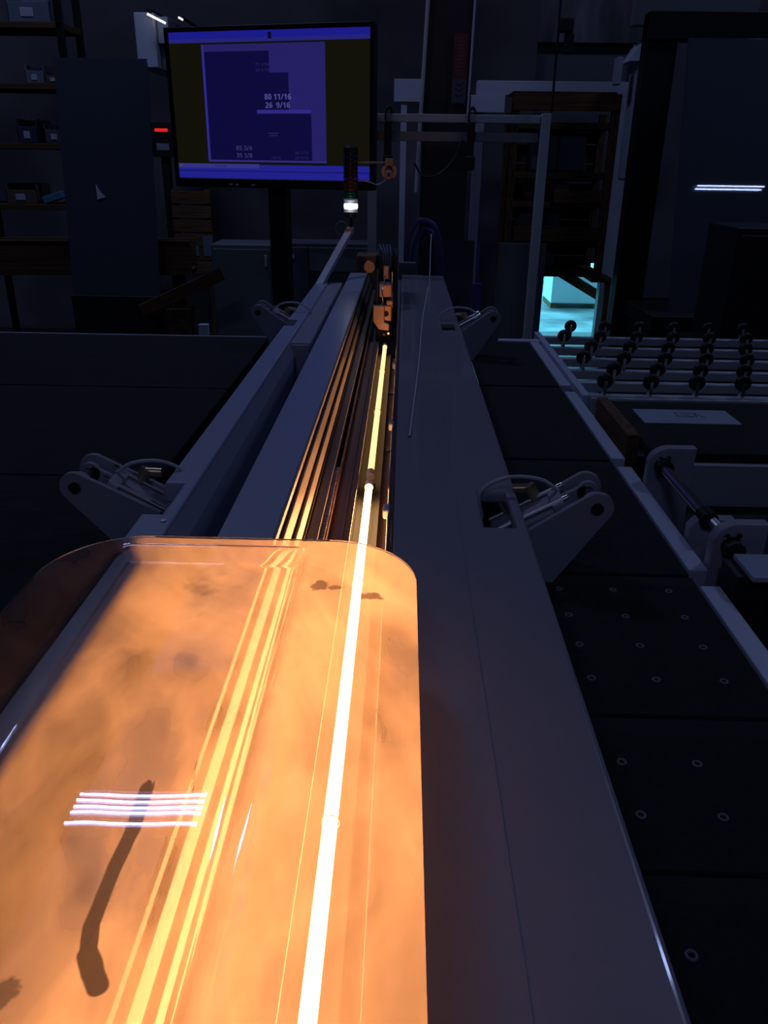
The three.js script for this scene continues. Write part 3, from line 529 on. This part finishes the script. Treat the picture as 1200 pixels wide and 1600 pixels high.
// ---------------------------------------------------------------- back wall: white portal frame, crate shelf, boards
{
  const f = thing('portal_gate', 'tall white portal frame around the wooden crate shelf', 'frame');
  mesh('header', rng([0.58, 1.9], [2.13, 2.24], [7.55, 7.66], 0.006), M.white, f);
  mesh('upright', rng([1.79, 1.9], [0, 2.13], [7.55, 7.66], 0.006), M.white, f);
  mesh('upright', rng([0.58, 0.66], [0, 2.13], [7.56, 7.66], 0.006), M.whiteDull, f);
  mesh('header_board', rng([0.48, 0.82], [2.0, 2.13], [7.54, 7.6], 0.004), M.white, f);
  tag(mesh('white_board', merge(rng([-0.11, 0.26], [2.07, 2.24], [7.5, 7.53], 0.003), rng([-0.05, 0.0], [0, 2.07], [7.515, 7.53], 0.002), rng([0.16, 0.2], [0, 2.07], [7.515, 7.53], 0.002)), M.white), 'small white board on posts left of the steel column', 'board');
  const c = thing('crate_shelf', 'brown wooden crate shelf with wrapped packs inside the white frame', 'shelf');
  const pl = (x, y, d, m = M.wood, r = 0.004) => mesh('plank', rng(x, y, d, r), m, c);
  pl([0.82, 1.66], [1.99, 2.11], [6.98, 7.02]); pl([0.82, 1.62], [2.112, 2.122], [6.98, 7.4], M.woodPale);
  for (const y of [1.86, 1.5, 1.28, 0.98, 0.74]) pl([0.86, 1.64], [y, y + 0.05], [7.0, 7.45], M.woodDark);
  pl([0.82, 0.88], [0, 1.99], [6.99, 7.05], M.woodDark); pl([1.6, 1.66], [0.74, 1.99], [6.99, 7.05], M.wood); pl([0.82, 0.88], [0, 1.99], [7.42, 7.48], M.woodDark); pl([1.6, 1.66], [0.74, 1.99], [7.42, 7.48], M.woodDark);
  pl([1.705, 1.75], [0, 0.7], [6.99, 7.05], M.woodDark); pl([1.58, 1.75], [0.7, 0.74], [6.98, 7.48], M.woodDark);
  for (let k = 0; k < 8; k++) pl([0.84, 1.64], [0.72 + k * 0.15, 0.86 + k * 0.15], [7.482, 7.5], M.woodDark, 0.002);
  pl([0.9, 1.6], [1.02, 1.14], [6.985, 7.0], M.woodDark); pl([1.2, 1.6], [1.32, 1.42], [6.985, 7.0], M.wood);
  const pack = (label, x, y, d) => { const p = thing('wrapped_pack', label, 'pack', [0, 0, 0]); mesh('bundle', rng(x, y, d, 0.03), M.plasticWrap, p); mesh('strap', rng([(x[0] + x[1]) / 2 - 0.01, (x[0] + x[1]) / 2 + 0.01], [y[0] - 0.001, y[1] + 0.003], [d[0] - 0.003, d[1] + 0.003], 0.002), M.black, p); };
  pack('grey wrapped pack on the second plank from the top of the crate shelf', [1.0, 1.45], [1.55, 1.82], [7.1, 7.38]);
  pack('flat pale wrapped pack on the middle plank of the crate shelf', [0.98, 1.35], [1.33, 1.47], [7.1, 7.38]);
  pack('wrapped pack on the second plank from the bottom of the crate shelf', [0.95, 1.3], [1.03, 1.24], [7.1, 7.38]);
  pack('low wrapped pack on the lowest plank of the crate shelf', [1.0, 1.28], [0.79, 0.93], [7.1, 7.38]);
  const w = thing('white_machine', 'white machine column with rounded top beside the white frame', 'machine', [-0.06, 0.0, 0.25]);
  mesh('column', rng([1.73, 1.9], [1.5, 2.36], [6.95, 7.15], 0.02), M.whiteDull, w);
  mesh('head_cover', prof([[1.66, 2.3], [1.73, 2.41], [1.88, 2.43], [1.9, 2.3]], -6.93, 0.22, 0.004), M.white, w);
  mesh('side_arm', rng([1.585, 1.63], [2.15, 2.33], [6.95, 7.05], 0.006), M.whiteDull, w);
  mesh('cable', cyl(0.006, [1.82, 2.34, -6.945], [1.8, 1.55, -6.945], 8), M.black, w);
  mesh('cable', cyl(0.005, [1.85, 2.3, -6.945], [1.835, 1.55, -6.945], 8), M.black, w);
  mesh('control_box', rng([1.79, 1.95], [1.3, 1.51], [6.9, 7.1], 0.006), M.cabinetBlue, w);
  mesh('pedestal', rng([1.8, 1.93], [0, 1.3], [6.95, 7.1], 0.006), M.black, w);
  const b = thing('white_post', 'pale bracket hanging at the right end of the crate shelf', 'bracket', [0, 0, 0]);
  mesh('plate', prof([[1.77, 1.22], [1.86, 1.22], [1.86, 1.05], [1.83, 1.09], [1.8, 1.05], [1.77, 1.08]], -6.95, 0.03, 0.002), M.whiteDull, b);
  mesh('stem', rng([1.8, 1.83], [0, 1.06], [6.96, 6.98], 0.002), M.black, b);
  tag(mesh('timber_brace', merge(rng([-0.35, 0.35], [-0.045, 0.045], [-0.04, 0.04], 0.004).rotateZ(-0.5).translate(1.58, 0.62, -8.0), rng([1.2, 1.28], [0, 0.8], [7.96, 8.04], 0.004)), M.wood), 'slanting brown timber brace in the bright shutter opening', 'timber');
  const k = thing('outdoor_crate', 'pale square crate standing outside in the daylight', 'crate', [2.1, 0, -10.3]);
  mesh('body', rng([-0.3, 0.3], [0.06, 0.42], [-0.3, 0.3], 0.01), std(col(0.75, 0.78, 0.8), 0.8), k);
  mesh('lid', rng([-0.32, 0.32], [0.42, 0.47], [-0.32, 0.32], 0.008), std(col(0.5, 0.52, 0.55), 0.8), k);
  mesh('skid', rng([-0.3, -0.22], [0, 0.06], [-0.3, 0.3], 0.004), M.wood, k); mesh('skid', rng([0.22, 0.3], [0, 0.06], [-0.3, 0.3], 0.004), M.wood, k);
}
// ---------------------------------------------------------------- steel rack, column, sign
{
  const c = thing('steel_column', 'dark steel wide-flange column behind the machine', 'column', [0, 0, 0]);
  mesh('flange', rng([0.12, 0.46], [0, 6.3], [6.5, 6.525], 0.003), M.black, c);
  mesh('flange', rng([0.12, 0.46], [0, 6.3], [6.83, 6.855], 0.003), M.black, c);
  mesh('web', rng([0.28, 0.3], [0, 6.3], [6.525, 6.83], 0), M.black, c);
  mesh('conduit', cyl(0.014, [0.08, 1.4, -6.49], [0.14, 2.9, -6.49], 10), M.galvanised, c, 'pale conduit pipe');
  mesh('conduit', cyl(0.008, [0.44, 1.9, -6.49], [0.46, 2.9, -6.49], 8), M.galvanised, c);
  const cv = document.createElement('canvas'); cv.width = 128; cv.height = 512; const g = cv.getContext('2d');
  g.fillStyle = '#6a3440'; g.fillRect(0, 0, 128, 512); g.fillStyle = '#8a5a66'; for (let y = 30; y < 300; y += 26) g.fillRect(28 + (y % 3) * 4, y, 60, 7);
  g.fillStyle = '#59607a'; g.fillRect(0, 330, 128, 182); g.strokeStyle = '#2a2a38'; g.lineWidth = 10; for (const y of [360, 400, 440]) { g.beginPath(); g.moveTo(24, y); g.lineTo(64, y + 22); g.lineTo(104, y); g.stroke(); }
  const tx = new THREE.CanvasTexture(cv); tx.colorSpace = THREE.SRGBColorSpace;
  tag(mesh('warning_sign', new THREE.BoxGeometry(0.1, 0.44, 0.006).translate(0.37, 2.22, -6.485), [0, 1, 2, 3, 4, 5].map((k) => k === 4 ? std(col(0.6, 0.55, 0.55), 0.7, 0, { map: tx }) : M.black)), 'narrow red sign with grey chevrons on the steel column', 'sign');
  const r = thing('steel_rack', 'pale galvanised frame with two horizontal rails in front of the steel column', 'rack', [0, 0, 0]);
  mesh('rail', rng([-0.2, 0.9], [1.855, 1.905], [6.0, 6.05], 0.004), M.galvanised, r);
  mesh('rail', rng([-0.2, 0.9], [1.74, 1.8], [6.06, 6.11], 0.004), M.galvanised, r);
  mesh('post', rng([0.905, 0.965], [0, 1.915], [5.98, 6.06], 0.004), M.galvanised, r);
  mesh('post', rng([-0.26, -0.2], [0, 1.915], [5.98, 6.06], 0.004), M.galvanised, r);
  const clamp = (x, label) => { const k = thing('hanging_clamp', label, 'clamp', [x, 1.83, -5.985]); mesh('hook', new THREE.TorusGeometry(0.05, 0.012, 8, 20).scale(0.5, 1.1, 1).rotateY(0.3).translate(0, 0.06, -0.02), M.rubber, k); mesh('jaw', merge(rng([-0.03, 0.02], [-0.2, 0.03], [-0.03, 0.0], 0.008), rng([-0.035, 0.03], [-0.27, -0.18], [-0.04, 0.0], 0.01)), M.rubber, k); };
  clamp(-0.12, 'black clamp hanging from the galvanised frame beside the monitor'); clamp(0.44, 'black clamp hanging from the galvanised frame in front of the column');
  tag(mesh('hanging_cable', tube([[0.06, 1.6, -5.97], [0.12, 1.52, -5.96], [0.22, 1.53, -5.96], [0.32, 1.62, -5.97], [0.38, 1.75, -5.99]], 0.007, 40, 7), M.rubber), 'black cable drooping below the galvanised frame', 'cable');
  const d = thing('hanging_rod', 'thin dark rod with a hook block hanging in front of the back wall', 'rod', [0.96, 1.9, -5.95]);
  mesh('rod', cyl(0.008, [0, 0.02, 0], [-0.02, 4.4, 0], 8), M.rubber, d);
  mesh('hook_block', merge(rng([0.0, 0.09], [0.48, 0.56], [-0.03, 0.03], 0.01), rng([0.04, 0.1], [0.36, 0.48], [-0.02, 0.02], 0.01)), M.black, d);
  tag(mesh('metal_panel', rng([0.69, 1.04], [0, 1.075], [6.15, 6.2], 0.004), M.cabinet), 'grey-teal metal panel left of the bright shutter opening', 'panel');
  tag(mesh('metal_panel', rng([0.25, 0.52], [0, 1.085], [6.2, 6.24], 0.004), M.cabinetBlue), 'dark blue-grey panel below the galvanised frame', 'panel');
  const cb = thing('control_cabinet', 'dark grey control cabinet under the monitor', 'cabinet', [0, 0, 0]);
  mesh('body', rng([-1.39, -0.95], [0.05, 1.05], [6.0, 6.4], 0.008), M.cabinet, cb); mesh('door', rng([-1.37, -0.97], [0.08, 1.02], [5.985, 6.0], 0.004), M.cabinet, cb); mesh('plinth', rng([-1.37, -0.97], [0, 0.05], [6.02, 6.38], 0), M.black, cb); mesh('door_handle', rng([-1.0, -0.985], [0.9, 0.98], [5.97, 5.985], 0.003), M.galvanised, cb);
  const cc = thing('control_cabinet', 'blue-grey cabinet with pale label right of the dark grey cabinet', 'cabinet', [0, 0, 0]);
  mesh('body', rng([-0.93, -0.22], [0.05, 1.06], [6.1, 6.4], 0.008), M.cabinetBlue, cc); mesh('door', rng([-0.9, -0.7], [0.08, 1.03], [6.085, 6.1], 0.004), M.cabinetBlue, cc); mesh('door', rng([-0.69, -0.25], [0.86, 1.03], [6.085, 6.1], 0.004), M.cabinet, cc); mesh('plinth', rng([-0.9, -0.25], [0, 0.05], [6.12, 6.38], 0), M.black, cc);
  mesh('label_plate', rng([-0.83, -0.8], [0.95, 0.98], [6.08, 6.085], 0.001), M.white, cc);
  tag(mesh('brown_box', merge(rng([-0.3, -0.14], [0.84, 1.06], [5.3, 5.5], 0.006), rng([-0.24, -0.2], [0, 0.84], [5.36, 5.44], 0.003)), M.brownPlate), 'brown box on a stem at the end of the heater slot', 'box');
  tag(mesh('cable_bundle', merge(tube([[0.03, 0.95, -5.08], [0.02, 1.15, -5.05], [0.08, 1.29, -5.02], [0.17, 1.27, -5.0], [0.22, 1.1, -5.02], [0.22, 0.9, -5.05]], 0.016, 50, 8), tube([[0.06, 0.95, -5.1], [0.06, 1.12, -5.08], [0.11, 1.24, -5.06], [0.17, 1.22, -5.04], [0.2, 1.05, -5.06], [0.2, 0.9, -5.09]], 0.012, 50, 8), rng([0.0, 0.25], [0, 0.95], [5.02, 5.14], 0.004)), M.blueCable), 'dark blue cable bundle looping up behind the right beam end', 'cable');
  tag(mesh('power_cable', merge(cyl(0.008, [0.5, 0.86, -5.6], [0.5, 1.12, -5.6], 8), rng([0.47, 0.53], [0, 0.86], [5.58, 5.62], 0.002)), M.blueCable), 'short bright blue cord on a post between the panels', 'cord');
  tag(mesh('air_line', tube([[0.16, 1.22, -4.98], [0.155, 1.12, -4.88], [0.152, 1.02, -4.78], [0.12, 1.003, -4.1], [0.083, 1.003, -3.36], [0.059, 1.003, -2.65], [0.033, 1.003, -2.04], [0.023, 1.003, -1.82]], 0.0028, 60, 6), M.white), 'thin pale air line trailing over the right beam', 'hose');
}
// ---------------------------------------------------------------- left background
{
  const r = thing('storage_shelf', 'dark storage shelf with bins and boxes on four boards behind the left trough', 'shelf', [0, 0, -0.2]);
  for (const y of [1.24, 1.66, 2.05, 2.43]) mesh('shelf_board', rng([-3.3, -2.42], [y, y + 0.04], [6.2, 6.6], 0.004), M.woodDark, r);
  for (const x of [-3.3, -2.46]) for (const d of [6.2, 6.56]) mesh('upright', rng([x, x + 0.045], [0, 2.8], [d, d + 0.045], 0.003), M.blackMetal, r);
  const bin = (n, label, x, y, w, h, m) => { const b = thing(n, label, n.includes('bin') ? 'bin' : 'box', [x, y, -6.44]); mesh('body', merge(rng([0, w], [0, 0.008], [0, 0.25], 0.002), rng([0, 0.008], [0, h], [0, 0.25], 0.002), rng([w - 0.008, w], [0, h], [0, 0.25], 0.002), rng([0, w], [0, h], [0.242, 0.25], 0.002), rng([0, w], [0, h * 0.7], [0, 0.008], 0.002)), m, b); mesh('label_card', rng([w * 0.3, w * 0.6], [h * 0.2, h * 0.5], [-0.003, 0], 0.001), M.white, b); };
  bin('storage_bin', 'blue open bin with white card on the second board of the storage shelf', -2.86, 1.7, 0.15, 0.16, M.binBlue);
  bin('storage_bin', 'dark open bin with white card beside the blue bin', -2.66, 1.7, 0.15, 0.13, M.cabinetBlue);
  bin('parts_box', 'grey box on the third board of the storage shelf', -2.74, 2.09, 0.14, 0.12, M.plasticWrap);
  bin('parts_box', 'brown cardboard box with white card on the third board of the storage shelf', -2.6, 2.09, 0.12, 0.08, M.cardboard);
  bin('parts_box', 'pale bundle box on the top board of the storage shelf', -2.8, 2.47, 0.3, 0.18, M.plasticWrap);
  bin('parts_box', 'low cardboard box on the lowest board of the storage shelf', -3.02, 1.28, 0.24, 0.14, M.cardboard);
  const g = thing('glass_sheet', 'dark glass sheet leaning beside the storage shelf behind the left trough', 'glass', [-2.02, 0.72, -5.75]);
  const p = mesh('pane', new RoundedBoxGeometry(0.62, 1.5, 0.012, 2, 0.002).translate(0, 0.75, 0), M.darkGlass, g); p.rotation.x = -0.14;
  mesh('stand', merge(rng([-0.31, 0.31], [-0.72, 0], [-0.05, 0.3], 0.004)), M.black, g);
  mesh('paper_label', prof([[-0.09, 0.73], [-0.07, 0.69], [-0.03, 0.645], [-0.085, 0.63]], 0.011, 0.004, 0), M.white, p, 'small torn white paper');
  const tr = thing('timber_trough', 'long dark timber trough behind the left table', 'trough', [-1.6, 0, -6.0], 0.12);
  mesh('front_board', rng([-1.9, 0.06], [0.86, 1.06], [0, 0.03], 0.003), M.woodDark, tr); mesh('rear_board', rng([-1.9, 0.06], [0.86, 1.06], [0.3, 0.33], 0.003), M.woodDark, tr); mesh('base_board', rng([-1.9, 0.06], [0.83, 0.86], [0, 0.33], 0.003), M.woodDark, tr); mesh('top_strip', rng([-1.9, 0.06], [1.06, 1.07], [-0.004, 0.03], 0.002), M.woodPale, tr);
  for (const x of [-1.8, -0.1]) mesh('leg', rng([x, x + 0.08], [0, 0.83], [0.1, 0.2], 0.003), M.black, tr);
  tag(mesh('blue_scrap', new RoundedBoxGeometry(0.16, 0.05, 0.1, 2, 0.004).rotateZ(0.3).translate(-2.66, 1.329, -6.47), std(col(0.08, 0.25, 0.4), 0.4)), 'small bright blue offcut lying on the lowest shelf board', 'offcut');
  tag(mesh('timber_plank', rng([-0.3, 0.3], [-0.04, 0.04], [-0.05, 0.05], 0.004).rotateZ(0.42).translate(-1.46, 0.8, -5.4), M.wood), 'short slanting timber plank propped against the trough end', 'timber');
  tag(mesh('plank_block', rng([-1.56, -1.4], [0, 0.7], [5.34, 5.46], 0.004), M.woodDark), 'dark timber block under the slanting plank', 'timber');
  const k = thing('wooden_crate', 'brown slatted wooden crate behind the lower left of the monitor', 'crate', [-1.92, 0, -7.0]);
  for (let j = 0; j < 6; j++) mesh('slat', rng([0, 0.32], [0.72 + j * 0.11, 0.815 + j * 0.11], [0, 0.02], 0.003), j % 2 ? M.wood : M.woodPale, k);
  mesh('corner_post', rng([0, 0.05], [0, 1.38], [0.02, 0.06], 0.003), M.wood, k); mesh('corner_post', rng([0.27, 0.32], [0, 1.38], [0.02, 0.06], 0.003), M.wood, k); mesh('label_card', rng([0.06, 0.2], [0.86, 0.94], [-0.004, 0], 0.001), M.plasticWrap, k); mesh('label_card', rng([0.24, 0.32], [0.86, 1.02], [-0.004, 0], 0.001), M.plasticWrap, k);
  const w = thing('white_cabinet', 'pale grey wall cabinet left of the monitor top', 'cabinet', [0, 0, 0]);
  mesh('body', rng([-2.085, -1.93], [2.25, 2.62], [7.0, 8.2], 0.01), M.white, w); mesh('side_unit', rng([-1.925, -1.84], [2.42, 2.6], [7.05, 8.2], 0.006), M.whiteDull, w); mesh('lower_unit', rng([-1.925, -1.84], [2.24, 2.41], [7.1, 8.2], 0.006), M.cabinet, w);
  const s = thing('strip_light', 'small bright strip lamp above the pale wall cabinet', 'light', [-1.9, 2.58, -6.9], 0);
  mesh('lamp_tube', cyl(0.008, [-0.05, 0.015, 0], [0.055, -0.03, -0.1], 10), std(col(0.9, 0.9, 0.9), 0.4, 0, { emissive: col(1, 0.98, 0.95), emissiveIntensity: 1.5 }), s);
  mesh('bracket', merge(cyl(0.005, [-0.05, 0.015, 0], [-0.06, 0.05, -0.1], 8), rng([-0.08, -0.04], [0.04, 0.06], [0.08, 1.3], 0.002)), M.black, s);
  const s2 = thing('strip_light', 'tiny bright lamp above the top left corner of the monitor', 'light', [-1.704, 2.569, -6.9], 0);
  mesh('lamp_tube', cyl(0.007, [-0.014, 0.006, 0], [0.014, -0.008, -0.02], 10), std(col(0.9, 0.9, 0.9), 0.4, 0, { emissive: col(1, 0.98, 0.95), emissiveIntensity: 1.2 }), s2); mesh('bracket', rng([-0.01, 0.01], [0.006, 0.02], [0.02, 1.3], 0.002), M.black, s2);
  const bx = thing('alarm_box', 'small dark control box with a glowing red lamp left of the monitor', 'box', [-1.96, 1.72, -7.0]);
  mesh('body', rng([-0.08, 0.12], [-0.1, 0.16], [0.01, 0.15], 0.006), M.black, bx); mesh('red_lamp', rng([-0.045, 0.06], [0.085, 0.108], [0.0, 0.012], 0.008), std(col(0.2, 0.01, 0.01), 0.4, 0, { emissive: col(1, 0.02, 0.01), emissiveIntensity: 0.75 }), bx, 'glowing red lamp'); mesh('name_plate', rng([-0.04, 0.06], [-0.05, 0.0], [0.004, 0.011], 0.001), M.whiteDull, bx); mesh('post', rng([-0.02, 0.04], [-1.72, -0.1], [0.03, 0.1], 0.003), M.black, bx);
}
renderer.render(scene, camera);
